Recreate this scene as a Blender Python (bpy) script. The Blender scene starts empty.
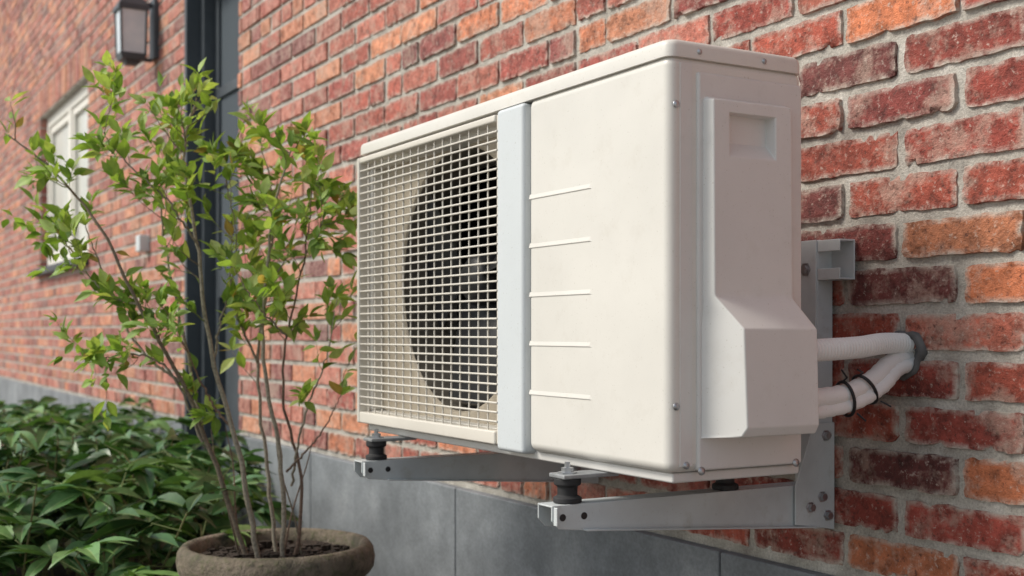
import bpy, math, random, bmesh
import numpy as np
from mathutils import Vector, Matrix
random.seed(7); rng=np.random.default_rng(11)
S=bpy.context.scene
S.view_settings.view_transform='Standard'; S.view_settings.look='None'; S.view_settings.exposure=0
CY=-1.387; CZ=0.8

# ------------------------------------------------------------ helpers
def empty(name,loc=(0,0,0)):
    e=bpy.data.objects.new(name,None); e.location=loc; S.collection.objects.link(e); return e
def link(o,parent=None):
    S.collection.objects.link(o)
    if parent: o.parent=parent; o.matrix_parent_inverse=Matrix.Translation(parent.location).inverted()
    return o
class MB:
    def __init__(s): s.v=[];s.f=[];s.c=[];s.n=0
    def add(s,v,f,c=(1,1,1),al=None):
        v=np.asarray(v,float).reshape(-1,3); s.v.append(v); n=s.n
        s.f.extend([tuple(int(i)+n for i in t) for t in f]); s.n+=len(v)
        C=np.tile(np.array([c[0],c[1],c[2],1.0]),(len(v),1))
        C[:,3]=0 if al is None else al
        s.c.append(C)
    def box(s,x0,x1,y0,y1,z0,z1,c=(1,1,1)):
        v=[(x,y,z) for x in (x0,x1) for y in (y0,y1) for z in (z0,z1)]
        s.add(v,[(0,1,3,2),(4,6,7,5),(0,4,5,1),(2,3,7,6),(0,2,6,4),(1,5,7,3)],c)
    def obj(s,name,mat,parent=None,smooth=False,bevel=0,seg=2,sharp=None):
        v=np.concatenate(s.v); fs=s.f
        m=bpy.data.meshes.new(name); m.from_pydata(v.tolist(),[],fs)
        a=m.color_attributes.new('Col','FLOAT_COLOR','POINT'); a.data.foreach_set('color',np.concatenate(s.c).ravel().astype(np.float32))
        if smooth: m.polygons.foreach_set('use_smooth',[True]*len(m.polygons))
        m.materials.append(mat); m.update()
        if sharp: m.set_sharp_from_angle(angle=math.radians(sharp))
        o=bpy.data.objects.new(name,m); link(o,parent)
        if bevel:
            b=o.modifiers.new('b','BEVEL'); b.width=bevel; b.segments=seg; b.limit_method='ANGLE'; b.angle_limit=math.radians(35)
            m.polygons.foreach_set('use_smooth',[True]*len(m.polygons))
            w=o.modifiers.new('w','WEIGHTED_NORMAL'); w.keep_sharp=True
        return o
def box(name,x0,x1,y0,y1,z0,z1,mat,parent=None,bevel=0,seg=2,c=(1,1,1)):
    b=MB(); b.box(x0,x1,y0,y1,z0,z1,c); return b.obj(name,mat,parent,bevel=bevel,seg=seg)
def catmull(P,n):
    P=np.array(P,float); Q=np.vstack([2*P[0]-P[1],P,2*P[-1]-P[-2]]); out=[]
    seg=len(P)-1
    for i in range(n+1):
        t=i/n*seg; k=min(int(t),seg-1); u=t-k; a,b,c,d=Q[k],Q[k+1],Q[k+2],Q[k+3]
        out.append(.5*((2*b)+(-a+c)*u+(2*a-5*b+4*c-d)*u*u+(-a+3*b-3*c+d)*u**3))
    return np.array(out)
def tube(mb,pts,rad,seg=8,c=(1,1,1),cap=True):
    pts=np.array(pts,float); n=len(pts); rad=np.broadcast_to(rad,(n,))
    T=np.gradient(pts,axis=0); T/=np.linalg.norm(T,axis=1)[:,None]+1e-9
    up=np.array([0,0,1.]) if abs(T[0][2])<.9 else np.array([1.,0,0])
    N=np.cross(T[0],up); N/=np.linalg.norm(N); V=[]
    for i in range(n):
        N=N-T[i]*np.dot(N,T[i]); N/=np.linalg.norm(N); B=np.cross(T[i],N)
        for k in range(seg):
            a=2*math.pi*k/seg; V.append(pts[i]+rad[i]*(math.cos(a)*N+math.sin(a)*B))
    F=[(i*seg+k,i*seg+(k+1)%seg,(i+1)*seg+(k+1)%seg,(i+1)*seg+k) for i in range(n-1) for k in range(seg)]
    mb.add(V,F,c)
    if cap:
        V2=[pts[0]]+V[:seg]; mb.add(V2,[(0,(k+1)%seg+1,k+1) for k in range(seg)],c)
        V2=[pts[-1]]+V[-seg:]; mb.add(V2,[(0,k+1,(k+1)%seg+1) for k in range(seg)],c)
def lathe(mb,prof,center,seg=48,axis='z',c=(1,1,1),jit=0):
    V=[];cx,cy,cz=center
    for (r,h) in prof:
        for k in range(seg):
            a=2*math.pi*k/seg; rr=r*(1+jit*math.sin(3*a+h*20)+jit*.6*math.sin(7*a+1+h*40))
            if axis=='z': V.append((cx+rr*math.cos(a),cy+rr*math.sin(a),cz+h))
            elif axis=='y': V.append((cx+rr*math.cos(a),cy+h,cz+rr*math.sin(a)))
            else: V.append((cx+h,cy+rr*math.cos(a),cz+rr*math.sin(a)))
    F=[(i*seg+k,i*seg+(k+1)%seg,(i+1)*seg+(k+1)%seg,(i+1)*seg+k) for i in range(len(prof)-1) for k in range(seg)]
    mb.add(V,F,c)

# ------------------------------------------------------------ materials
def M(name):
    m=bpy.data.materials.new(name); m.use_nodes=True; nt=m.node_tree; return m,nt,nt.nodes['Principled BSDF']
def noise(nt,scale,detail=4,rough=.6,vec=None):
    n=nt.nodes.new('ShaderNodeTexNoise'); n.inputs['Scale'].default_value=scale; n.inputs['Detail'].default_value=detail; n.inputs['Roughness'].default_value=rough
    if vec is None:
        tc=nt.nodes.new('ShaderNodeTexCoord'); vec=tc.outputs['Object']
    nt.links.new(vec,n.inputs['Vector']); return n
def ramp(nt,src,stops):
    r=nt.nodes.new('ShaderNodeValToRGB'); e=r.color_ramp.elements
    while len(e)<len(stops): e.new(.5)
    for x,(p,c) in zip(e,stops): x.position=p; x.color=(*c,1) if len(c)==3 else c
    nt.links.new(src,r.inputs['Fac']); return r
def mix(nt,fac,a,b,mode='MIX'):
    n=nt.nodes.new('ShaderNodeMix'); n.data_type='RGBA'; n.blend_type=mode
    for s,v in ((0,fac),(6,a),(7,b)):
        if isinstance(v,(float,int)): n.inputs[s].default_value=v
        elif isinstance(v,tuple): n.inputs[s].default_value=(*v,1)
        else: nt.links.new(v,n.inputs[s])
    return n.outputs[2]
def math_(nt,op,a,b):
    n=nt.nodes.new('ShaderNodeMath'); n.operation=op; n.use_clamp=True
    for i,v in enumerate((a,b)):
        if isinstance(v,(int,float)): n.inputs[i].default_value=v
        else: nt.links.new(v,n.inputs[i])
    return n.outputs[0]
def bump(nt,bs,src,strength=.3,dist=.002,prev=None):
    b=nt.nodes.new('ShaderNodeBump'); b.inputs['Strength'].default_value=strength; b.inputs['Distance'].default_value=dist
    nt.links.new(src,b.inputs['Height'])
    if prev: nt.links.new(prev.outputs[0],b.inputs['Normal'])
    nt.links.new(b.outputs[0],bs.inputs['Normal']); return b
def g(v): return (v,v,v)

# brick
mb_,nt,bs=M('brick'); at=nt.nodes.new('ShaderNodeAttribute'); at.attribute_name='Col'
n1=noise(nt,30,5,.7); r1=ramp(nt,n1.outputs[0],[(.32,g(.38)),(.48,g(.95)),(.70,g(1.5))])
col=mix(nt,1.0,at.outputs['Color'],r1.outputs[0],'MULTIPLY')
n2=noise(nt,9,5,.76); r2=ramp(nt,n2.outputs[0],[(.50,g(0)),(.58,g(.42)),(.74,g(.75))])
col=mix(nt,r2.outputs[0],col,(.50,.36,.29))
n3=noise(nt,85,4,.78); r3=ramp(nt,n3.outputs[0],[(.57,g(0)),(.67,g(.6))])
col=mix(nt,r3.outputs[0],col,(.60,.49,.42))
r4=ramp(nt,n3.outputs[0],[(.34,g(.8)),(.43,g(0))])
col=mix(nt,r4.outputs[0],col,(.075,.028,.022))
# mortar smear on the arrises
sm=math_(nt,'MULTIPLY',at.outputs['Alpha'],ramp(nt,n1.outputs[0],[(.42,g(0)),(.58,g(.9))]).outputs[0])
col=mix(nt,sm,col,(.50,.46,.40))
nt.links.new(col,bs.inputs['Base Color']); bs.inputs['Roughness'].default_value=.8
b1=bump(nt,bs,n1.outputs[0],.9,.009); bump(nt,bs,n3.outputs[0],.8,.0035,b1)
M_BRICK=mb_
m,nt,bs=M('mortar'); n1=noise(nt,16,4,.6); r1=ramp(nt,n1.outputs[0],[(.3,(.30,.275,.245)),(.5,(.50,.47,.42)),(.7,(.64,.61,.56))])
n2=noise(nt,230,3,.75); c=mix(nt,.6,r1.outputs[0],ramp(nt,n2.outputs[0],[(.3,g(.4)),(.7,g(1.25))]).outputs[0],'MULTIPLY')
nt.links.new(c,bs.inputs['Base Color']); bs.inputs['Roughness'].default_value=.95
b1=bump(nt,bs,n1.outputs[0],.6,.008); bump(nt,bs,n2.outputs[0],.9,.003,b1); M_MORTAR=m
m,nt,bs=M('bluestone'); n1=noise(nt,5,5,.65); r1=ramp(nt,n1.outputs[0],[(.3,(.165,.18,.195)),(.55,(.235,.255,.275)),(.75,(.31,.33,.35))])
n2=noise(nt,150,3,.6); c=mix(nt,.6,r1.outputs[0],ramp(nt,n2.outputs[0],[(.3,g(.7)),(.7,g(1.2))]).outputs[0],'MULTIPLY')
n6=noise(nt,2.2,5,.75); c=mix(nt,.7,c,ramp(nt,n6.outputs[0],[(.4,g(.72)),(.6,g(1.1))]).outputs[0],'MULTIPLY')
nt.links.new(c,bs.inputs['Base Color']); bs.inputs['Roughness'].default_value=.7; bump(nt,bs,n2.outputs[0],.3,.001); M_STONE=m

def plastic(name,colr,rough=.42,dirt=.12,spec=.4):
    m,nt,bs=M(name); n1=noise(nt,6,4,.6); r=ramp(nt,n1.outputs[0],[(.35,g(1)),(.75,g(1-dirt*.7))])
    c=mix(nt,1.0,(colr),r.outputs[0],'MULTIPLY')
    n3=noise(nt,330,2,.5); r3=ramp(nt,n3.outputs[0],[(.69,g(0)),(.73,g(.4))]); c=mix(nt,r3.outputs[0],c,(colr[0]*.5,colr[1]*.45,colr[2]*.38))
    n5=noise(nt,25,4,.7); r5=ramp(nt,n5.outputs[0],[(.56,g(0)),(.75,g(dirt*1.2))]); c=mix(nt,r5.outputs[0],c,(colr[0]*.6,colr[1]*.55,colr[2]*.47))
    nt.links.new(c,bs.inputs['Base Color']); bs.inputs['Specular IOR Level'].default_value=spec
    rr=ramp(nt,n5.outputs[0],[(.3,g(rough-.06)),(.7,g(rough+.14))]); nt.links.new(rr.outputs[0],bs.inputs['Roughness'])
    n4=noise(nt,500,2,.5); bump(nt,bs,n4.outputs[0],.08,.0005); return m
M_BODY=plastic('cream_enamel',(.72,.70,.655),.36,.12,.5); M_SIDE=plastic('side_panel_enamel',(.70,.69,.67),.36,.12,.5); M_COVER=plastic('cover_plastic',(.72,.715,.695),.42)
M_BAR=plastic('bar_plastic',(.63,.67,.695),.36,.08); M_GRILL=plastic('grille_enamel',(.70,.665,.60),.5)
M_BRK=plastic('bracket_coat',(.66,.70,.71),.33,.4); M_WHITE=plastic('white_paint',(.80,.775,.71),.5,.08)
M_TAPE=plastic('pipe_wrap',(.80,.80,.79),.5,.12)
def simple(name,c,rough=.5,metal=0,nz=40,var=.3):
    m,nt,bs=M(name); n1=noise(nt,nz,4,.6); r=ramp(nt,n1.outputs[0],[(.3,tuple(x*(1-var) for x in c)),(.7,tuple(x*(1+var) for x in c))])
    nt.links.new(r.outputs[0],bs.inputs['Base Color']); bs.inputs['Roughness'].default_value=rough; bs.inputs['Metallic'].default_value=metal; return m
M_BLACK=simple('black_plastic',(.010,.010,.012),.4); M_RUB=simple('rubber',(.02,.02,.022),.7); M_STEEL=simple('zinc_steel',(.45,.46,.48),.35,.9)
M_DARK=simple('anthracite_paint',(.065,.077,.09),.45,0,10,.15); M_SHROUD=simple('fan_shroud_shaded',(.44,.385,.305),.6,0,8,.12)  # fan shroud tan is darkened: shade behind the grille put into its colour
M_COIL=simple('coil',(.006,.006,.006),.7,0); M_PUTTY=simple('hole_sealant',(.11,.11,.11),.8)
m,nt,bs=M('glass'); bs.inputs['Base Color'].default_value=(.12,.14,.16,1); bs.inputs['Roughness'].default_value=.05; bs.inputs['Specular IOR Level'].default_value=1
n1=noise(nt,2,2); bump(nt,bs,n1.outputs[0],.1,.01); M_GLASS=m
m,nt,bs=M('frosted_glass'); n1=noise(nt,9,2); r=ramp(nt,n1.outputs[0],[(.3,(.62,.69,.74)),(.7,(.78,.82,.85))]); nt.links.new(r.outputs[0],bs.inputs['Base Color']); bs.inputs['Roughness'].default_value=.15; M_FROST=m
m,nt,bs=M('curtain'); n1=noise(nt,6,3); r=ramp(nt,n1.outputs[0],[(.3,(.58,.58,.53)),(.7,(.70,.70,.65))]); nt.links.new(r.outputs[0],bs.inputs['Base Color']); bs.inputs['Roughness'].default_value=.25; M_CURT=m

# ------------------------------------------------------------ camera
cam=bpy.data.cameras.new('camera'); co=bpy.data.objects.new('camera',cam); S.collection.objects.link(co); S.camera=co
cam.sensor_width=36; cam.lens=1200/1024*36; cam.shift_y=45/1024; cam.clip_end=1000; cam.clip_start=.02
co.location=(0,CY,CZ); co.rotation_euler=(math.radians(90),0,math.radians(59.85))
cam.dof.use_dof=True; cam.dof.focus_distance=1.75; cam.dof.aperture_fstop=5.6

# ------------------------------------------------------------ house wall
house=empty('brick_house',(0,0,0))
PH=.068; Z0=1.0396; BP=.218; JX=-1.246
XL,XR=-17.0,3.0
door=(-5.18,-4.45,.10,Z0+19*PH); win=(-9.10,-7.36,Z0+3*PH,Z0+19*PH)
sold=[(door[0]-.06,door[1]+.06,door[3],door[3]+3*PH),(win[0]-.06,win[1]+.06,win[3],win[3]+3*PH)]
openings=[door,win]+sold
pal=[((.28,.054,.038),5),((.34,.074,.046),5),((.21,.044,.036),3.5),((.48,.155,.07),1.7),((.40,.115,.075),3),((.155,.042,.037),2),((.50,.19,.095),.7)]
pc=np.array([p[0] for p in pal]); pw=np.array([p[1] for p in pal]); pw/=pw.sum()
def bcol(x):
    w=pw.copy()
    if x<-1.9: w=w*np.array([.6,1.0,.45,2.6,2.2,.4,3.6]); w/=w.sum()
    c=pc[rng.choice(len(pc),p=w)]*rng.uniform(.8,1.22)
    if x<-1.9: c=c*1.12+.028  # bricks further left lightened: haze and stronger light put into the colour
    return tuple(c)
def patch(mb,a0,a1,b0,b1,fine,c):
    nu,nv=(21,8) if fine else (4,3)
    e=.0016 if fine else .003
    us=np.concatenate([[0],np.linspace(e,a1-a0-e,nu-1),[a1-a0]]); vs=np.concatenate([[0],np.linspace(e,b1-b0-e,nv-1),[b1-b0]])
    U,V=np.meshgrid(us,vs,indexing='ij'); Y=np.full(U.shape,0.)
    base=rng.uniform(-.003,.002); tx=rng.uniform(-.0015,.0015); tz=rng.uniform(-.001,.001)
    Y+=base+tx*(U/(a1-a0)-.5)*2+tz*(V/(b1-b0)-.5)*2
    nx=U.shape[0];nz=U.shape[1]
    if fine:
        Y+=rng.normal(0,.0007,(nx,nz))
        cv=lambda n_,s_:np.convolve(rng.normal(0,s_,n_+2),[.2,.6,.2],'valid')
        wt=cv(nx,.0014); wb=cv(nx,.0014); wl=rng.normal(0,.0011,nz); wr=rng.normal(0,.0011,nz)
        f=V/(b1-b0); V=V+wt[:,None]*f+wb[:,None]*(1-f); h=U/(a1-a0); U=U+wr[None,:]*h+wl[None,:]*(1-h)
        for (i,ii) in ((0,1),(nx-1,nx-2)):
            for (k,kk) in ((0,1),(nz-1,nz-2)):
                q=rng.uniform(.0,.0032); si=1 if i==0 else -1; sk=1 if k==0 else -1
                for A in (i,ii):
                    for B in (k,kk): U[A,B]+=si*q; V[A,B]+=sk*q*.8; Y[A,B]+=.001
        for _ in range(rng.integers(0,4)):
            i=rng.integers(1,nx-1); k=rng.choice([1,nz-2]); Y[i,k]+=rng.uniform(.003,.007); V[i,k]+=.0035*(1 if k==1 else -1)
    Y[0,:]=.012;Y[-1,:]=.012;Y[:,0]=.012;Y[:,-1]=.012
    al=np.zeros((nx,nz)); al[:2,:]=1;al[-2:,:]=1;al[:,:2]=1;al[:,-2:]=1
    P=np.stack([a0+U,Y,b0+V],-1).reshape(-1,3)
    idx=np.arange(nx*nz).reshape(nx,nz)
    F=np.stack([idx[:-1,:-1],idx[1:,:-1],idx[1:,1:],idx[:-1,1:]],-1).reshape(-1,4)
    mb.add(P,F.tolist(),c,al.ravel() if fine else .25)
bw=MB(); JH=.0108
for k in range(-10,70):
    z0=Z0+k*PH-.0; z1=z0+PH
    if z0<.41 or z1>5.2: continue
    par=k%2
    x=JX+(0 if par==0 else -.1095); n=int((x-XL)/BP); x-=n*BP
    segs=[]
    while x<XR:
        r=rng.random()
        if r<.16 and x<-1.9: segs.append((x,x+BP/2)); segs.append((x+BP/2,x+BP))
        else: segs.append((x,x+BP))
        x+=BP
    for (a,b) in segs:
        parts=[(a,b)]
        for o in openings:
            if z0+.01<o[3] and z1-.01>o[2]:
                np_=[]
                for (p,q) in parts:
                    if q<=o[0] or p>=o[1]: np_.append((p,q)); continue
                    if p<o[0]-.03: np_.append((p,o[0]+JH/2))
                    if q>o[1]+.03: np_.append((o[1]-JH/2,q))
                parts=np_
        for (p,q) in parts:
            if q-p<.03: continue
            jj=rng.uniform(-.0025,.0025,4)
            patch(bw,p+JH/2+jj[0],q-JH/2+jj[1],z0+JH/2+jj[2]*.6,z1-JH/2+jj[3]*.6,(-3.6<p<.2 and z0<2.1),bcol(p))
for o in sold:
    n=int(round((o[1]-o[0])/.066)); w=(o[1]-o[0])/n
    for i in range(n):
        patch(bw,o[0]+i*w+.005,o[0]+(i+1)*w-.005,o[2]+.005,o[3]-.006,False,bcol(-5))
for k in range(3,19):
    z0=Z0+k*PH+JH/2; z1=z0+PH-JH
    bw.box(win[0]-.05,win[0]+.004,.012,.07,z0,z1,bcol(-5)); bw.box(win[1]-.004,win[1]+.05,.012,.07,z0,z1,bcol(-5))
bw.obj('bricks',M_BRICK,house,smooth=True,sharp=38)
mw=MB(); yb=.0045
def sheet(x0,x1,z0,z1): mw.box(x0,x1,yb,.24,z0,z1)
zt=5.25; zb=-.1
sheet(XL,win[0],zb,zt); sheet(win[1],door[0],zb,zt); sheet(door[1],XR,zb,zt)
sheet(win[0],win[1],zb,win[2]); sheet(win[0],win[1],win[3],zt); sheet(door[0],door[1],door[3],zt)
mw.obj('mortar_wall',M_MORTAR,house)
box('side_wall_far',XL,XL+.2,.24,7,-.1,5.25,M_MORTAR,house); box('side_wall_near',XR-.2,XR,.24,7,-.1,5.25,M_MORTAR,house); box('rear_wall',XL,XR,7,7.2,-.1,5.25,M_MORTAR,house)
M_ROOF=simple('roof_tiles',(.10,.06,.05),.8)
rb=MB(); rb.add([(XL-.3,-.15,5.2),(XR+.3,-.15,5.2),(XR+.3,3.6,8.2),(XL-.3,3.6,8.2),(XL-.3,7.4,5.2),(XR+.3,7.4,5.2)],[(0,1,2,3),(3,2,5,4)]); ro=rb.obj('roof',M_ROOF,house)
pl=MB()
xs=np.arange(-17,3.01,1.0)+(-1.63+2.0-math.floor(-1.63+2.0))
xs=[-17]+[q for q in xs if -16.9<q<2.9]+[3.0]
PT=.418
for a,b in zip(xs[:-1],xs[1:]):
    if a<door[1] and b>door[0]:
        if door[0]-a>.05: pl.box(a+.002,door[0]-.003,-.022,.004,-.05,PT)
        if b-door[1]>.05: pl.box(door[1]+.003,b-.002,-.022,.004,-.05,PT)
    else: pl.box(a+.002,b-.002,-.022,.004,-.05,PT)
pl.obj('stone_plinth',M_STONE,house,bevel=.004)
# window
fy=.05
w=win
sb=MB(); sb.box(w[0]-.05,w[1]+.05,-.06,fy+.03,w[2]-.045,w[2]+.002); sb.obj('window_sill',simple('dark_stone',(.06,.065,.075),.6),house,bevel=.004)
wf=MB(); t=.07; z0=w[2]+.004
wf.box(w[0]+.005,w[0]+.005+t,fy,fy+.06,z0,w[3]-.003); wf.box(w[1]-.005-t,w[1]-.005,fy,fy+.06,z0,w[3]-.003)
wf.box(w[0]+.005+t,w[1]-.005-t,fy+.001,fy+.06,z0,z0+.07); wf.box(w[0]+.005+t,w[1]-.005-t,fy+.001,fy+.06,w[3]-.073,w[3]-.003)
mx=(w[0]+w[1])/2; wf.box(mx-.05,mx+.05,fy+.002,fy+.06,z0+.07,w[3]-.073)
for a,b in ((w[0]+.075,mx-.05),(mx+.05,w[1]-.075)):
    s=.05; za=z0+.07; zb2=w[3]-.073
    wf.box(a+.002,a+s,fy+.012,fy+.055,za+.002,zb2-.002); wf.box(b-s,b-.002,fy+.012,fy+.055,za+.002,zb2-.002)
    wf.box(a+s,b-s,fy+.013,fy+.055,za+.002,za+s); wf.box(a+s,b-s,fy+.013,fy+.055,zb2-s,zb2-.002)
wf.obj('window_frame',M_WHITE,house,bevel=.003)
box('window_glass',w[0]+.06,w[1]-.06,fy+.035,fy+.04,z0+.05,w[3]-.05,M_CURT,house)
# door
d=door; ry=.12
db=MB()
db.box(d[0]+.001,d[0]+.035,-.012,ry,d[2],d[3]-.002); db.box(d[1]-.035,d[1]-.001,.012,ry,d[2],d[3]-.002); db.box(d[0]+.035,d[1]-.035,.0125,ry,d[3]-.04,d[3]-.003)
db.box(d[0]+.036,d[0]+.08,.05,ry+.05,d[2],d[3]-.04); db.box(d[1]-.08,d[1]-.036,.06,ry+.05,d[2],d[3]-.04)
a,b=d[0]+.08,d[1]-.08
db.box(a,a+.045,ry-.02,ry+.04,d[2],d[3]-.04); db.box(b-.06,b,ry-.02,ry+.04,d[2],d[3]-.04)
for z in (.12,.95,1.42,1.80,2.26): db.box(a+.045,b-.06,ry-.018,ry+.04,z,z+(.12 if z<1 else .045))
db.box(a+.045,b-.06,ry+.01,ry+.03,.24,.95)
db.obj('door_frame',M_DARK,house,bevel=.003)
box('door_glass',a+.04,b-.05,ry-.006,ry+.002,1.0,2.3,M_GLASS,house)
box('door_step',d[0]-.05,d[1]+.05,-.25,.15,-.05,.10,M_STONE,house,bevel=.006)
sk=MB(); sk.box(-5.92,-5.84,-.05,.004,1.19,1.27); sk.obj('outdoor_socket',M_BAR,None,bevel=.006)

# ------------------------------------------------------------ lantern
lx,ly=-5.72,-.115
lan=empty('wall_lantern',(lx,ly,2.2))
L=MB(); zb_=2.065; q_=.80
def frus(mb,cx,cy,z0,z1,a,b):
    a*=q_;b*=q_
    v=[(cx+s*a,cy+t*a,z0) for s,t in ((-1,-1),(1,-1),(1,1),(-1,1))]+[(cx+s*b,cy+t*b,z1) for s,t in ((-1,-1),(1,-1),(1,1),(-1,1))]
    mb.add(v,[(3,2,1,0),(4,5,6,7)]+[(i,(i+1)%4,(i+1)%4+4,i+4) for i in range(4)])
frus(L,lx,ly,zb_,zb_+.03,.062,.075); frus(L,lx,ly,zb_-.02,zb_-.0005,.03,.045)
for s in (-1,1):
    for t in (-1,1): tube(L,[(lx+s*.068*q_,ly+t*.068*q_,zb_+.03),(lx+s*.074*q_,ly+t*.074*q_,zb_+.23)],.006,4)
frus(L,lx,ly,zb_+.23,zb_+.25,.086,.086); frus(L,lx,ly,zb_+.2505,zb_+.32,.086,.03); frus(L,lx,ly,zb_+.3205,zb_+.34,.035,.02)
L.box(lx-.05,lx+.05,-.02,.003,zb_+.02,zb_+.30); L.box(lx-.012,lx+.012,-.05,-.02,zb_+.26,zb_+.28); L.box(lx-.012,lx+.012,-.06,-.02,zb_+.005,zb_+.02)
L.obj('lantern_frame',M_DARK,lan,bevel=.002)
G=MB(); frus(G,lx,ly,zb_+.031,zb_+.229,.066,.072); G.obj('lantern_glass',M_FROST,lan)

# ------------------------------------------------------------ air conditioner
ac=empty('air_conditioner',(-1.7,-.33,.9))
X0,X1=-2.223,-1.219; YF,YB=-.451,-.218; ZB,ZT=.616,1.177
XS=-1.569
box('compressor_housing',XS,X1,YF+.003,YB,ZB+.004,ZT-.0205,M_BODY,ac,bevel=.014,seg=5)
def rrect(x0,x1,y0,y1,r,n=6):
    P=[]
    for (cx,cy,a0) in ((x1-r,y0+r,-90),(x1-r,y1-r,0),(x0+r,y1-r,90),(x0+r,y0+r,180)):
        for i in range(n+1):
            a=math.radians(a0+90*i/n); P.append((cx+r*math.cos(a),cy+r*math.sin(a)))
    return P
lid=MB(); lvls=[(0,ZT-.0235),(.0,ZT-.009),(.0012,ZT-.0045),(.004,ZT-.0015),(.010,ZT+.0003),(.03,ZT+.0025)]
V=[];nn=28
for ins,z in lvls: V+=[(x,y,z) for x,y in rrect(X0-.0008+ins,X1+.0014-ins,YF+.0012+ins,YB-ins,.0155 if ins<.01 else .02)]
F=[(i*nn+k,i*nn+(k+1)%nn,(i+1)*nn+(k+1)%nn,(i+1)*nn+k) for i in range(len(lvls)-1) for k in range(nn)]
F.append(tuple(range((len(lvls)-1)*nn,len(lvls)*nn))); F.append(tuple(range(nn-1,-1,-1)))
lid.add(V,F); lid.obj('top_lid',M_BODY,ac,smooth=True,sharp=50)
f=MB(); yf=YF+.022
f.box(X0,XS,yf,YB,ZT-.05,ZT-.024); f.box(X0,XS,yf,YB,ZB+.004,ZB+.03); f.box(X0,X0+.02,yf,YB,ZB+.03,ZT-.05)
f.obj('fan_housing',M_BODY,ac,bevel=.004)
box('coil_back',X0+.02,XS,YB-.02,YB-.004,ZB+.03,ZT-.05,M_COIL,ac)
fc=(-1.882,.895); R=.233; sh=MB(); n=96; ys=YF+.045
xa,xb,za,zb2=X0+.02,XS-.005,ZB+.03,ZT-.035
outer=[]
for k in range(n):
    a=2*math.pi*k/n; dx,dz=math.cos(a),math.sin(a)
    tt=min(((xb-fc[0])/dx if dx>1e-6 else 9),((xa-fc[0])/dx if dx<-1e-6 else 9),((zb2-fc[1])/dz if dz>1e-6 else 9),((za-fc[1])/dz if dz<-1e-6 else 9))
    outer.append((fc[0]+dx*tt,ys,fc[1]+dz*tt))
rings=[outer]
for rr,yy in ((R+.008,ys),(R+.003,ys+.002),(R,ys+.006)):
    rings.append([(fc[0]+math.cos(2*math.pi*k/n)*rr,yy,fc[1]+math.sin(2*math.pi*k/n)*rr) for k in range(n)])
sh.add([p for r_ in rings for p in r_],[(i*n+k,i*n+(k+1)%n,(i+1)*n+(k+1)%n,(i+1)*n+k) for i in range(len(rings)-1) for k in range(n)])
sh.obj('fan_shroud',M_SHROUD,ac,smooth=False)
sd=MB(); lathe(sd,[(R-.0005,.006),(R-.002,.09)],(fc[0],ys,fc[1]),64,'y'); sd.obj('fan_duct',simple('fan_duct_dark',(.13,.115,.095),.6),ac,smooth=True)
fb=MB(); fyy=ys+.045
lathe(fb,[(.001,-.022),(.035,-.02),(.045,-.01),(.047,.03)],(fc[0],fyy,fc[1]),32,'y')
for bl in range(3):
    a0=bl*2*math.pi/3+.5; V=[];nr,na=8,10
    for i in range(nr+1):
        r_=.04+(R-.012-.04)*i/nr; span=.75+.55*(i/nr); sweep=.35*(i/nr)
        for j in range(na+1):
            u=j/na; a=a0+sweep+span*(u-.5)
            V.append((fc[0]+r_*math.cos(a),fyy+.04*(u-.5)*1.3,fc[1]+r_*math.sin(a)))
    fb.add(V,[(i*(na+1)+j,(i+1)*(na+1)+j,(i+1)*(na+1)+j+1,i*(na+1)+j+1) for i in range(nr) for j in range(na)])
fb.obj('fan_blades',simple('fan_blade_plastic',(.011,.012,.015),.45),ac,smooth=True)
gr=MB(); gx0,gx1,gz0,gz1=X0-.002,XS-.085,ZB+.006,ZT-.029; gy=YF-.002
fw=.011
gr.box(gx0,gx0+fw,gy,yf+.002,gz0,gz1); gr.box(gx1-fw,gx1+.004,gy+.004,yf+.002,gz0,gz1)
gr.box(gx0+fw,gx1-fw,gy+.0006,yf+.002,gz1-.012,gz1); gr.box(gx0+fw,gx1-fw,gy+.0006,yf+.002,gz0,gz0+.022)
gr.obj('grille_frame',M_GRILL,ac,bevel=.003)
gb=MB(); nvb,nhb=17,33
for i in range(1,nvb):
    x=gx0+fw+(gx1-gx0-2*fw)*i/nvb; tube(gb,[(x,gy+.007,gz0+.018),(x,gy+.007,gz1-.008)],.0017,6,cap=False)
for i in range(1,nhb):
    z=gz0+.022+(gz1-gz0-.034)*i/nhb; tube(gb,[(gx0+fw-.004,gy+.004,z),(gx1-fw+.004,gy+.004,z)],.0018,6,cap=False)
gb.obj('grille_bars',M_GRILL,ac,smooth=True)
box('vertical_trim',XS-.084,XS-.0015,YF-.005,YF+.03,ZB-.001,ZT-.0255,M_BAR,ac,bevel=.007,seg=4)
rb=MB()
for z in (1.003,.929,.855,.781,.707):
    xa_,xb_=XS+.006,XS+.176; y0=YF+.003
    rb.add([(xa_,y0+.0002,z+.007),(xb_-.004,y0+.0002,z+.007),(xb_,y0+.0002,z-.0012),(xa_,y0+.0002,z-.0012),(xa_,y0-.0013,z+.0008),(xb_-.006,y0-.0013,z+.0008),(xb_-.006,y0-.0013,z),(xa_,y0-.0013,z)],
       [(0,4,5,1),(4,7,6,5),(7,3,2,6),(1,5,6,2),(0,3,7,4)])
rb.obj('embossed_ribs',M_BODY,ac)
box('corner_post',X1-.006,X1+.0008,YF+.020,YF+.040,ZB+.012,ZT-.030,M_SIDE,ac,bevel=.001)
box('side_panel',X1-.01,X1+.0042,-.404,YB-.006,ZB+.006,ZT-.040,M_SIDE,ac,bevel=.004,seg=3)
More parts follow.
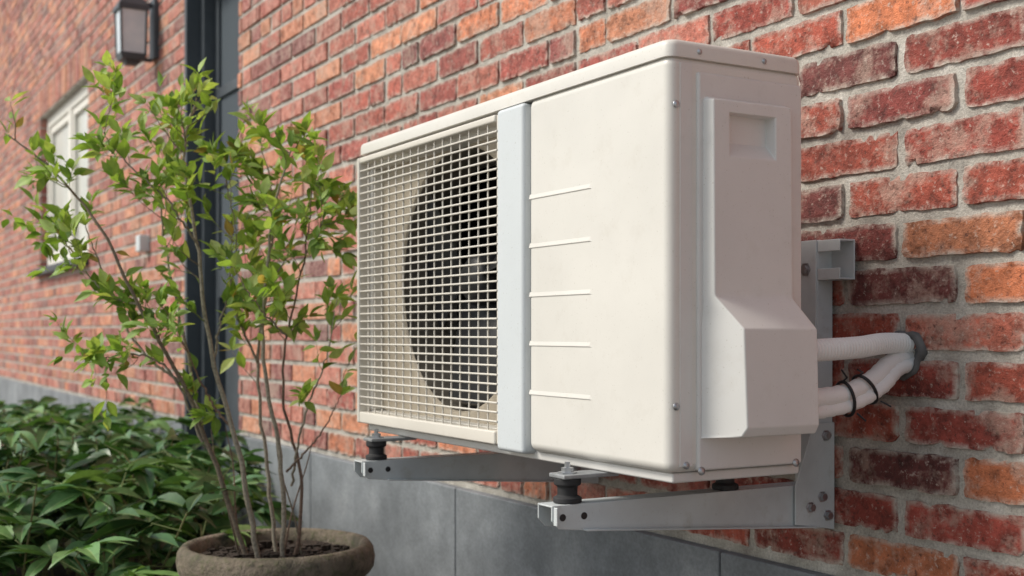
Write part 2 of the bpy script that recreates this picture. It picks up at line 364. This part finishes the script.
lv=[(1.106,.004,.008,.000,.004),(1.100,.020,.006,.000,.006),(.850,.022,.006,.000,.006),(.846,.023,.007,.000,.007),(.805,.058,.020,.0,.006),(.680,.062,.022,.0,.006),(.668,.055,.018,.0,.006),(.664,.004,.0,.0,.0)]
cv=MB(); V=[]
for (z,p,s,_,s2) in lv:
    up_=z>.84
    ya=-.398 if up_ else -.402; yb_=-.252 if up_ else -.243
    V+= [(X1-.004,ya,z),(X1+p,ya+s+(.008 if p>.05 else 0),z),(X1+p,yb_-s2,z),(X1-.004,yb_,z)]
F=[]
for i in range(len(lv)-1):
    for k in range(4): F.append((i*4+k,(i+1)*4+k,(i+1)*4+(k+1)%4,i*4+(k+1)%4))
cv.add(V,F); cv.add(V[:4],[(0,1,2,3)]); cv.add(V[-4:],[(3,2,1,0)])
co_=cv.obj('pipe_cover',M_COVER,ac)
bm=bmesh.new(); bm.from_mesh(co_.data); bmesh.ops.remove_doubles(bm,verts=bm.verts,dist=1e-6); bmesh.ops.recalc_face_normals(bm,faces=bm.faces); bm.to_mesh(co_.data); bm.free()
c=MB(); hx0,hx1=X1+.001,X1+.04; c.add([(hx0,-.362,1.052),(hx0,-.362,1.084),(hx0,-.290,1.052),(hx0,-.290,1.084),(hx1,-.368,1.004),(hx1,-.368,1.086),(hx1,-.284,1.004),(hx1,-.284,1.086)],[(0,1,3,2),(4,6,7,5),(0,4,5,1),(2,3,7,6),(0,2,6,4),(1,5,7,3)])
cut=c.obj('cutter',M_COVER)
bm=bmesh.new(); bm.from_mesh(cut.data); bmesh.ops.recalc_face_normals(bm,faces=bm.faces); bm.to_mesh(cut.data); bm.free()
md=co_.modifiers.new('bool','BOOLEAN'); md.object=cut; md.operation='DIFFERENCE'; md.solver='EXACT'
bv=co_.modifiers.new('b','BEVEL'); bv.width=.0036; bv.segments=4; bv.limit_method='ANGLE'; bv.angle_limit=math.radians(12)
dg=bpy.context.evaluated_depsgraph_get(); me=bpy.data.meshes.new_from_object(co_.evaluated_get(dg)); co_.modifiers.clear(); co_.data=me
me.polygons.foreach_set('use_smooth',[True]*len(me.polygons)); w_=co_.modifiers.new('w','WEIGHTED_NORMAL')
bpy.data.objects.remove(cut)
sc=MB()
def screw(x,y,z,ax,r=.0045):
    prof=[(.0005,.003),(r*.7,.0028),(r,.0012),(r*1.25,.0008),(r*1.25,0)]
    lathe(sc,prof,(x,y,z),16,'x')
for z in (1.092,.706): screw(X1+.0005,YF+.014,z,'x',.004)
screw(X1+.0042,-.399,.622,'x'); screw(X1+.0042,-.236,.624,'x'); screw(X1+.0014,-.40,1.163,'x',.003); screw(X1+.0014,-.29,1.163,'x',.003); screw(X1+.0008,YF+.030,.63,'x',.004)
sc.obj('screws',M_STEEL,ac,smooth=True)
AX=[-1.400,-2.055]
bp=MB(); bp.box(X0+.01,X1-.012,YF+.018,YB+.004,ZB-.010,ZB+.0035); bp.obj('base_pan',M_SIDE,ac,bevel=.003)
ft=MB()
for ax in AX:
    ft.box(ax-.020,ax+.020,YF-.052,YF+.04,ZB-.0165,ZB-.0105); ft.box(ax-.020,ax+.020,YB-.04,YB+.035,ZB-.0165,ZB-.0105)
ft.obj('mounting_feet',simple('foot_steel',(.30,.31,.32),.45,.3),ac,bevel=.0015)
rf=MB(); bo=MB()
ztop=CZ-.235
for ax in AX:
    for y in (YF-.034,YB+.015):
        lathe(rf,[(.0,0),(.020,0),(.020,.007),(.014,.010),(.014,.022),(.019,.025),(.019,.0338),(.0,.0338)],(ax,y,ztop+.0005),24)
        lathe(bo,[(.0,.0),(.014,.0),(.014,.002),(.0085,.002),(.0085,.008),(.004,.0085),(.004,.016),(0,.017)],(ax,y,ZB-.0104),6)
rf.obj('rubber_feet',M_RUB,ac,bevel=.001); bo.obj('foot_bolts',M_STEEL,ac)

# ------------------------------------------------------------ wall bracket
br=empty('wall_bracket',(-1.7,-.2,.6)); b=MB()
T=.003
def uarm(ax):
    xr=ax+.019; xl=ax-.019; yt,yw=-.522,-.042
    zt_=ztop; 
    for x in (xr,xl):
        s=-T if x==xr else T
        P=[(yt,zt_),(yw,zt_),(yw,CZ-.3026),(yt+.05,CZ-.272),(yt+.012,CZ-.268),(yt,CZ-.256)]
        V=[(x,y,z) for y,z in P]+[(x+s,y,z) for y,z in P]; n=len(P)
        b.add(V,[tuple(range(n)),tuple(range(2*n-1,n-1,-1))]+[(i,i+n,(i+1)%n+n,(i+1)%n) for i in range(n)])
    b.box(xl+T,xr-T,yt,yw,zt_-T,zt_-.0003)
    V=[(xr+.0,yw,CZ-.3026),(xr+.0,yt+.05,CZ-.272),(xr+.010,yt+.05,CZ-.272),(xr+.010,yw,CZ-.3026)]
    V=V+[(x,y,z+.0025) for x,y,z in V]; b.add(V,[(3,2,1,0),(4,5,6,7)]+[(i,(i+1)%4,(i+1)%4+4,i+4) for i in range(4)])
    b.box(xr+.0002,xr+.009,yt+.002,yt+.0045,CZ-.262,zt_-.002)
    b.box(ax-.024,ax+.022,-.0395,-.0365,.495,.945); b.box(ax+.0195,ax+.0222,-.0363,-.004,.495,.945); b.box(ax-.0242,ax-.0215,-.0363,-.004,.495,.945)
    P=[(-.085,CZ-.2345),(-.046,.66),(-.003,.66),(-.003,.492),(-.085,.505)]
    x=ax+.0225; V=[(x,y,z) for y,z in P]+[(x+T,y,z) for y,z in P]; n=len(P)
    b.add(V,[tuple(range(n)),tuple(range(2*n-1,n-1,-1))]+[(i,i+n,(i+1)%n+n,(i+1)%n) for i in range(n)])
for ax in AX: uarm(ax)
cx0,cx1=-2.15,-1.331
b.box(cx0,cx1,-.006,-.003,.882,.944); b.box(cx0,cx1,-.034,-.0062,.941,.944) ; b.box(cx0,cx1-.0,-.034,-.0062,.882,.885)
b.box(cx0,cx1,-.0362,-.0342,.926,.944); b.box(cx0,cx1,-.0362,-.0342,.882,.900)
b.obj('bracket_frame',M_BRK,br,bevel=.0012)
hb=MB(); 
for ax in AX:
    for (y,z) in ((-.022,.64),(-.018,.515),(-.030,.545),(-.055,.53)): lathe(hb,[(0,.007),(.006,.007),(.0065,.0015),(.009,.001),(.009,0)],(ax+.0256,y,z),6,'x')
    lathe(hb,[(0,-.006),(.007,-.006),(.007,-.001),(.011,-.001),(.011,0)],(ax,-.0396,.90),6,'y')
hb.obj('bracket_bolts',M_STEEL,br)
hh=MB()
for y in (-.505,-.47): lathe(hh,[(0,.0006),(.005,.0006),(.005,0)],(AX[0]+.0192,y,CZ-.252),16,'x'); lathe(hh,[(0,.0006),(.005,.0006),(.005,0)],(AX[1]+.0192,y,CZ-.252),16,'x')
hh.obj('arm_holes',M_BLACK,br)

# ------------------------------------------------------------ pipes
pp=empty('insulated_pipes',(-1.24,-.1,.75)); p=MB()
def ribpipe(P,r,n=620,amp=.2,pitch=.0068):
    pts=catmull(P,n); s=np.concatenate([[0],np.cumsum(np.linalg.norm(np.diff(pts,axis=0),axis=1))])
    rr=r*(1-amp*.6+amp*np.abs(np.sin(s*math.pi/pitch))**.7); tube(p,pts,rr,24)
ribpipe([(-1.195,-.26,.775),(-1.20,-.20,.777),(-1.212,-.12,.780),(-1.228,-.05,.785),(-1.238,.03,.783)],.0142,amp=.24)
def wrap(P,r,n=520,pitch=.021):
    pts=catmull(P,n); s=np.concatenate([[0],np.cumsum(np.linalg.norm(np.diff(pts,axis=0),axis=1))])
    rr=r*(1+.13*((s/pitch)%1.0)); tube(p,pts,rr,24)
wrap([(-1.200,-.27,.715),(-1.203,-.21,.712),(-1.205,-.15,.717),(-1.215,-.09,.734),(-1.230,-.035,.757),(-1.240,.03,.768)],.0122)
wrap([(-1.200,-.27,.690),(-1.203,-.20,.694),(-1.202,-.14,.703),(-1.207,-.08,.724),(-1.222,-.03,.748),(-1.232,.03,.758)],.0098,pitch=.018)
p.obj('wrapped_pipes',M_TAPE,pp,smooth=True,sharp=40)
z=MB(); 
def tie(cc,ax_,ru,rv_):
    lp=[]; cc=np.array(cc); ax_=np.array(ax_,float); ax_/=np.linalg.norm(ax_); u=np.cross(ax_,[0,0,1.]); u/=np.linalg.norm(u); v=np.cross(u,ax_)
    for k in range(33):
        a=2*math.pi*k/32; lp.append(cc+u*ru*math.cos(a)+v*rv_*math.sin(a))
    tube(z,lp,.0024,6); tube(z,[cc+v*rv_,cc+v*(rv_+.006)+u*.01,cc+v*(rv_+.02)+u*.012-ax_*.01],.0014,6); tube(z,[cc-v*.02+u*.017,cc-v*.03+u*.03],.0014,6)
tie((-1.2085,-.112,.7205),(-.1,.55,.45),.0165,.0255)
tie((-1.2035,-.155,.709),(-.03,.8,.2),.016,.0245)
z.obj('cable_tie',M_BLACK,pp,smooth=True)
q=MB(); lathe(q,[(.035,.006),(.036,-.003),(.032,-.008),(.025,-.004),(.018,.004),(.0,.006)],(-1.236,0,.770),28,'y',jit=.09); q.obj('wall_sleeve',M_PUTTY,pp,smooth=True)

# ------------------------------------------------------------ ground
m,nt,bs=M('paving'); tc=nt.nodes.new('ShaderNodeTexCoord'); bt=nt.nodes.new('ShaderNodeTexBrick'); nt.links.new(tc.outputs['Object'],bt.inputs['Vector'])
bt.inputs['Scale'].default_value=5; bt.inputs['Color1'].default_value=(.28,.27,.25,1); bt.inputs['Color2'].default_value=(.33,.315,.29,1); bt.inputs['Mortar'].default_value=(.12,.12,.11,1); bt.inputs['Mortar Size'].default_value=.012
n1=noise(nt,30,3,.6); c=mix(nt,.6,bt.outputs[0],ramp(nt,n1.outputs[0],[(.3,g(.7)),(.7,g(1.2))]).outputs[0],'MULTIPLY'); nt.links.new(c,bs.inputs['Base Color']); bs.inputs['Roughness'].default_value=.9
gm=MB(); gm.add([(-200,-200,0),(200,-200,0),(200,200,0),(-200,200,0)],[(0,1,2,3)]); gm.obj('ground',m)
M_SOIL=simple('soil',(.035,.024,.017),.95,0,60,.5)
sb=MB(); nx,ny=90,20; V=[]
for i in range(nx+1):
    for j in range(ny+1):
        x=-9+8.5*i/nx; y=-1.7+1.675*j/ny; e=min(i,nx-i,j,2)/2
        V.append((x,y,(-.01 if e==0 else .02+.015*rng.random())))
sb.add(V,[(i*(ny+1)+j,(i+1)*(ny+1)+j,(i+1)*(ny+1)+j+1,i*(ny+1)+j+1) for i in range(nx) for j in range(ny)]); sb.obj('garden_bed',M_SOIL,smooth=True)

# ------------------------------------------------------------ leaves
def leafmat(name,rough,trans,spec=.5):
    m,nt,bs=M(name); at=nt.nodes.new('ShaderNodeAttribute'); at.attribute_name='Col'
    n1=noise(nt,45,2,.6); c=mix(nt,.6,at.outputs['Color'],ramp(nt,n1.outputs[0],[(.3,g(.65)),(.7,g(1.3))]).outputs[0],'MULTIPLY')
    vn=mix(nt,math_(nt,'MULTIPLY',at.outputs['Alpha'],.45),c,(.42,.5,.2))
    nt.links.new(vn,bs.inputs['Base Color']); bs.inputs['Roughness'].default_value=rough; bs.inputs['Specular IOR Level'].default_value=spec
    tr=nt.nodes.new('ShaderNodeBsdfTranslucent'); c2=mix(nt,1.0,c,(1.3,1.25,.5),'MULTIPLY'); nt.links.new(c2,tr.inputs['Color'])
    ms=nt.nodes.new('ShaderNodeMixShader'); ms.inputs[0].default_value=trans; nt.links.new(bs.outputs[0],ms.inputs[1]); nt.links.new(tr.outputs[0],ms.inputs[2])
    nt.links.new(ms.outputs[0],nt.nodes['Material Output'].inputs['Surface']); return m
M_LEAF=leafmat('shrub_leaf',.5,.4,.35); M_PEO=leafmat('peony_leaf',.36,.18,.5)
def leaf(mb,base,dirv,up,L,Wd,c,fold=.25,curl=.2,prof=(.08,.72,1.0,.82,.42,.0)):
    d=np.array(dirv,float); d/=np.linalg.norm(d)+1e-9; up=np.array(up,float); s=np.cross(d,up); s/=np.linalg.norm(s)+1e-9; nrm=np.cross(s,d)
    V=[];n=len(prof);al=[]
    for i,pw_ in enumerate(prof):
        t=i/(n-1); ctr=np.array(base)+d*L*t-nrm*curl*L*t*t
        w=pw_*Wd*.5
        V+= [ctr-s*w+nrm*fold*w, ctr-s*w*.12+nrm*fold*w*.1,ctr, ctr+s*w*.12+nrm*fold*w*.1,ctr+s*w+nrm*fold*w]; al+=[0,0,1,0,0]
    F=[]
    for i in range(n-1):
        for j in range(4): F.append((5*i+j,5*i+5+j,5*i+6+j,5*i+1+j))
    mb.add(V,F,c,np.array(al,float))
def rv(s=1.): return rng.normal(0,s,3)

# ------------------------------------------------------------ potted shrub
PX,PY,PZ=-2.504,-.521,.347
ps=empty('potted_shrub',(PX,PY,0))
pot=MB()
prof=[(.13,.0),(.135,.003),(.165,.14),(.185,.24),(.190,.275),(.200,.283),(.208,.295),(.211,.315),(.208,.334),(.200,.345),(.190,.347),(.181,.341),(.177,.325),(.175,.295),(.172,.27)]
lathe(pot,prof,(PX,PY,0),72,jit=.004)
m,nt,bs=M('old_terracotta'); n1=noise(nt,9,5,.65); r1=ramp(nt,n1.outputs[0],[(.3,(.07,.065,.045)),(.5,(.19,.155,.115)),(.7,(.34,.28,.23))]); n2=noise(nt,60,4,.7); r2=ramp(nt,n2.outputs[0],[(.5,g(0)),(.62,g(.6))])
c=mix(nt,r2.outputs[0],r1.outputs[0],(.09,.10,.045)); n7=noise(nt,25,4,.7); c=mix(nt,ramp(nt,n7.outputs[0],[(.56,g(0)),(.66,g(.7))]).outputs[0],c,(.05,.045,.035))
nt.links.new(c,bs.inputs['Base Color']); bs.inputs['Roughness'].default_value=.9; b1=bump(nt,bs,n2.outputs[0],.9,.008)
pot.obj('pot',m,ps,smooth=True)
so=MB(); V=[(PX,PY,.315)];rr=[.03,.06,.09,.12,.15,.176]; n=40
for r_ in rr:
    for k in range(n):
        a=2*math.pi*k/n; V.append((PX+r_*math.cos(a),PY+r_*math.sin(a),.312+rng.uniform(-.008,.010)))
so.add([V[0]]+V[1:n+1],[(0,k+1,(k+1)%n+1) for k in range(n)])
so.add(V[1:],[(i*n+k,(i+1)*n+k,(i+1)*n+(k+1)%n,i*n+(k+1)%n) for i in range(len(rr)-1) for k in range(n)])
for _ in range(260):
    a=rng.uniform(0,6.28); r_=.17*math.sqrt(rng.random()); s=rng.uniform(.003,.008); x,y=PX+r_*math.cos(a),PY+r_*math.sin(a)
    so.box(x-s,x+s*rng.uniform(.5,1.5),y-s,y+s,.308,.318+s*.8,tuple(g(1)))
so.obj('potting_soil',M_SOIL,ps)
# stems sketched in the plant's own plane: across, height, depth
ux=np.array([.5023,.8647,0]); uf=np.array([-.8647,.5023,0]); k=.002167
def PP(a,h,d=0): return np.array([PX,PY,.30])+ux*((a-277)*k)+uf*d+np.array([0,0,(548-h)*k+.0])
stems=[
 ([(250,552,0),(218,450,-.02),(187,365,-.05),(150,290,-.08),(112,215,-.08),(62,158,-.05),(14,122,-.03)],.0060),
 ([(262,552,-.03),(245,440,-.05),(216,330,-.05),(202,230,-.04),(186,140,-.02),(196,82,0)],.0065),
 ([(275,552,.03),(262,450,.05),(250,350,.08),(260,250,.1),(264,180,.1),(250,120,.12)],.0050),
 ([(284,552,-.02),(285,450,-.04),(270,350,-.06),(274,250,-.08),(286,185,-.1),(300,140,-.1)],.006),
 ([(294,552,.0),(302,470,.0),(285,390,-.02),(290,320,-.04),(310,240,-.06),(318,175,-.08)],.0045),
 ([(205,410,-.03),(190,370,.03),(165,270,.06),(150,180,.08),(165,105,.1)],.0042),
 ([(291,470,.0),(308,400,-.05),(332,345,-.1),(345,285,-.12)],.003),
 ([(206,425,-.03),(175,352,-.06),(140,338,-.1),(112,345,-.12)],.0032),
 ([(186,365,-.05),(140,330,-.02),(105,262,0),(82,210,.02)],.0035),
 ([(250,350,.08),(225,280,.06),(228,210,.04),(222,150,.02)],.0032),
 ([(288,455,-.02),(325,415,-.06),(347,378,-.1)],.0028),
 ([(218,350,-.05),(222,300,.0),(240,240,-.04),(236,170,-.06)],.003),
 ([(150,290,-.08),(120,280,-.06),(85,250,-.04),(62,215,-.02)],.0026),
 ([(290,320,-.04),(268,290,-.12),(250,255,-.16)],.0026),
 ([(236,410,-.05),(215,380,-.06),(200,330,-.12),(180,290,-.14)],.003),
 ([(202,230,-.04),(180,190,-.1),(140,150,-.12),(118,120,-.12)],.0026),
 ([(310,240,-.06),(328,215,-.1),(335,180,-.12)],.0022),
]
st=MB(); lf=MB()
bark=[(.25,.215,.165),(.19,.15,.11),(.30,.26,.20),(.19,.125,.09)]
lc=[(.31,.47,.12),(.25,.40,.085),(.40,.54,.17),(.15,.27,.055),(.46,.56,.20),(.40,.30,.11)]
def lcol():
    c=np.array(lc[rng.choice(6,p=[.30,.24,.22,.11,.09,.04])])*rng.uniform(.8,1.15); return tuple(c)
def putleaf(p,t,s=1.):
    out=rv(.55)+np.array(t)*.7+np.array([0,0,.25]); out/=np.linalg.norm(out)
    pet=p+out*.004
    up=np.array([0,0,1.])+rv(.5)+np.array([0,-.3,0])
    L=rng.uniform(.026,.052)*s
    leaf(lf,pet,out+np.array([0,0,-.15]),up,L,L*rng.uniform(.42,.58),lcol(),fold=rng.uniform(.1,.45),curl=rng.uniform(0,.35),prof=(.1,.7,1.,.85,.45,0))
def twig(p,d,L,r,depth=0):
    n=7; pts=[p]; dd=np.array(d,float); dd/=np.linalg.norm(dd)
    for i in range(n):
        dd=dd+rv(.13)+np.array([0,0,.06]); dd/=np.linalg.norm(dd); pts.append(pts[-1]+dd*L/n)
    pts=np.array(pts); tube(st,pts,np.linspace(r,r*.35,len(pts)),5,bark[1] if rng.random()<.6 else (.20,.24,.08),cap=False)
    for i in range(2,len(pts)):
        if rng.random()<.8: putleaf(pts[i],dd)
        if rng.random()<.22: putleaf(pts[i],dd,.8)
    for _ in range(2): putleaf(pts[-1],dd,.85)
    if depth<1:
        for i in (2,4):
            if rng.random()<.4: twig(pts[i],dd+rv(.6),L*.5,r*.6,depth+1)
for P,r in stems:
    pts=np.array([PP(*q) for q in P]); c=catmull(pts,36); c[1:-1]+=rng.normal(0,.0016,(len(c)-2,3))
    tube(st,c,np.linspace(r,r*.28,len(c)),8,bark[rng.integers(0,4)],cap=True)
    seglen=np.linalg.norm(pts[-1]-pts[0])
    for i in range(3,len(c)):
        h=c[i][2]
        dens=0 if h<.60 else (.18 if h<.76 else .40)
        if seglen<.45: dens*=.6
        T_=c[i]-c[i-1]; T_/=np.linalg.norm(T_)
        if rng.random()<dens:
            side=rv(1.); side-=T_*np.dot(side,T_); side/=np.linalg.norm(side)
            twig(c[i],side*.9+T_*.75,rng.uniform(.05,.15),max(.0009,r*.25))
        if h>.72 and rng.random()<.3: putleaf(c[i],T_)
    for _ in range(4): putleaf(c[-1],T_)
for _ in range(4):
    a=rng.uniform(-.5,.8); x0=rng.uniform(235,315); pts=[PP(x0,552,rng.uniform(-.05,.05)),PP(x0+a*20,500,0),PP(x0+a*55,452,rng.uniform(-.05,.05)),PP(x0+a*75,rng.uniform(400,440),0)]
    tube(st,catmull(pts,12),np.linspace(.0026,.0008,13),5,bark[rng.integers(0,4)])
M_BARK,nt,bs=M('bark'); at=nt.nodes.new('ShaderNodeAttribute'); at.attribute_name='Col'; n1=noise(nt,180,3,.6); c=mix(nt,.8,at.outputs['Color'],ramp(nt,n1.outputs[0],[(.3,g(.5)),(.7,g(1.5))]).outputs[0],'MULTIPLY'); nt.links.new(c,bs.inputs['Base Color']); bs.inputs['Roughness'].default_value=.8
st.obj('stems',M_BARK,ps,smooth=True); lf.obj('leaves',M_LEAF,ps,smooth=True)

# ------------------------------------------------------------ peony bushes
pe=MB(); ps2=MB()
pcs=[(.06,.15,.05),(.085,.19,.06),(.042,.10,.032),(.12,.24,.075),(.17,.30,.095)]
def pclr(): return tuple(np.array(pcs[rng.choice(5,p=[.28,.3,.16,.16,.10])])*rng.uniform(.8,1.2))
cnt=0
while cnt<240:
    X=rng.uniform(-6.6,-2.75); y=rng.uniform(-1.35,-.16)
    if (X-PX)**2+(y-PY)**2<.33**2 or (X>-3.0 and y>-.5) or (X>-3.7 and y>-.34): continue
    cnt+=1
    hgt=(.45+.04*math.sin(X*3.1)+.03*math.sin(y*5+X*2))*rng.uniform(.62,1.0)
    if y>-.3: hgt*=.9
    lean=rv(.09); lean[2]=0; base=np.array([X,y,.02]); top=base+lean+np.array([0,0,hgt])
    sp=catmull([base,base+lean*.3+np.array([0,0,hgt*.5]),top],6); tube(ps2,sp,np.linspace(.004,.002,7),5,(.16,.15,.06),cap=False)
    a=rng.uniform(0,6.28)
    for kk in range(6):
        f_=.45+.55*kk/5; p0=base+(top-base)*f_; a+=2.4+rng.normal(0,.3)
        d=np.array([math.cos(a),math.sin(a),rng.uniform(.15,.7)]); Lp=rng.uniform(.05,.10)*(1.15-.4*(f_-.45)); p1=p0+d*Lp
        tube(ps2,[p0,p1],[.0018,.0014],4,(.14,.18,.06),cap=False)
        cc_=pclr()
        for (off,sc_) in ((0,1),(-.8,.85),(.8,.85)):
            aa=a+off; d2=np.array([math.cos(aa),math.sin(aa),rng.uniform(-.05,.35)]); q0=p1+d2*.012
            for (o2,s3) in ((0,1),(-.5,.75),(.5,.75)):
                if o2!=0 and rng.random()<.5: continue
                a3=aa+o2+rng.normal(0,.1); d3=np.array([math.cos(a3),math.sin(a3),rng.uniform(-.2,.55)])
                L_=rng.uniform(.09,.14)*sc_*s3
                leaf(pe,q0,d3,np.array([0,0,1])+rv(.35),L_,L_*rng.uniform(.34,.46),tuple(np.array(cc_)*rng.uniform(.85,1.2)),fold=rng.uniform(.1,.5),curl=rng.uniform(.1,.5),prof=(.1,.55,.9,1.,.75,.38,0))
po=empty('peony_bush',(-4,-.8,0)); pe.obj('leaves',M_PEO,po,smooth=True); ps2.obj('stems',M_BARK,po,smooth=True)

# ------------------------------------------------------------ light
az=Vector((-.42,-.90,0)).normalized(); el=math.radians(44)
w=bpy.data.worlds.new('World'); S.world=w; w.use_nodes=True; nt=w.node_tree; bg=nt.nodes['Background']
sky=nt.nodes.new('ShaderNodeTexSky'); sky.sky_type='NISHITA'; sky.sun_disc=False; sky.sun_elevation=el; sky.sun_rotation=math.atan2(az.x,az.y); sky.air_density=1.0; sky.dust_density=2; sky.ozone_density=.6
hs=nt.nodes.new('ShaderNodeHueSaturation'); hs.inputs['Saturation'].default_value=.55; nt.links.new(sky.outputs[0],hs.inputs['Color'])
tint=mix(nt,1.0,hs.outputs[0],(1.0,1.0,.96),'MULTIPLY')
nt.links.new(tint,bg.inputs['Color']); bg.inputs['Strength'].default_value=.15
sl=bpy.data.lights.new('sun','SUN'); sl.energy=2.85; sl.angle=math.radians(18); sl.color=(1,.945,.85); so_=bpy.data.objects.new('sun',sl); S.collection.objects.link(so_)
dv=Vector((az.x*math.cos(el),az.y*math.cos(el),math.sin(el))); so_.rotation_euler=dv.to_track_quat('Z','Y').to_euler(); so_.location=(0,-5,6)
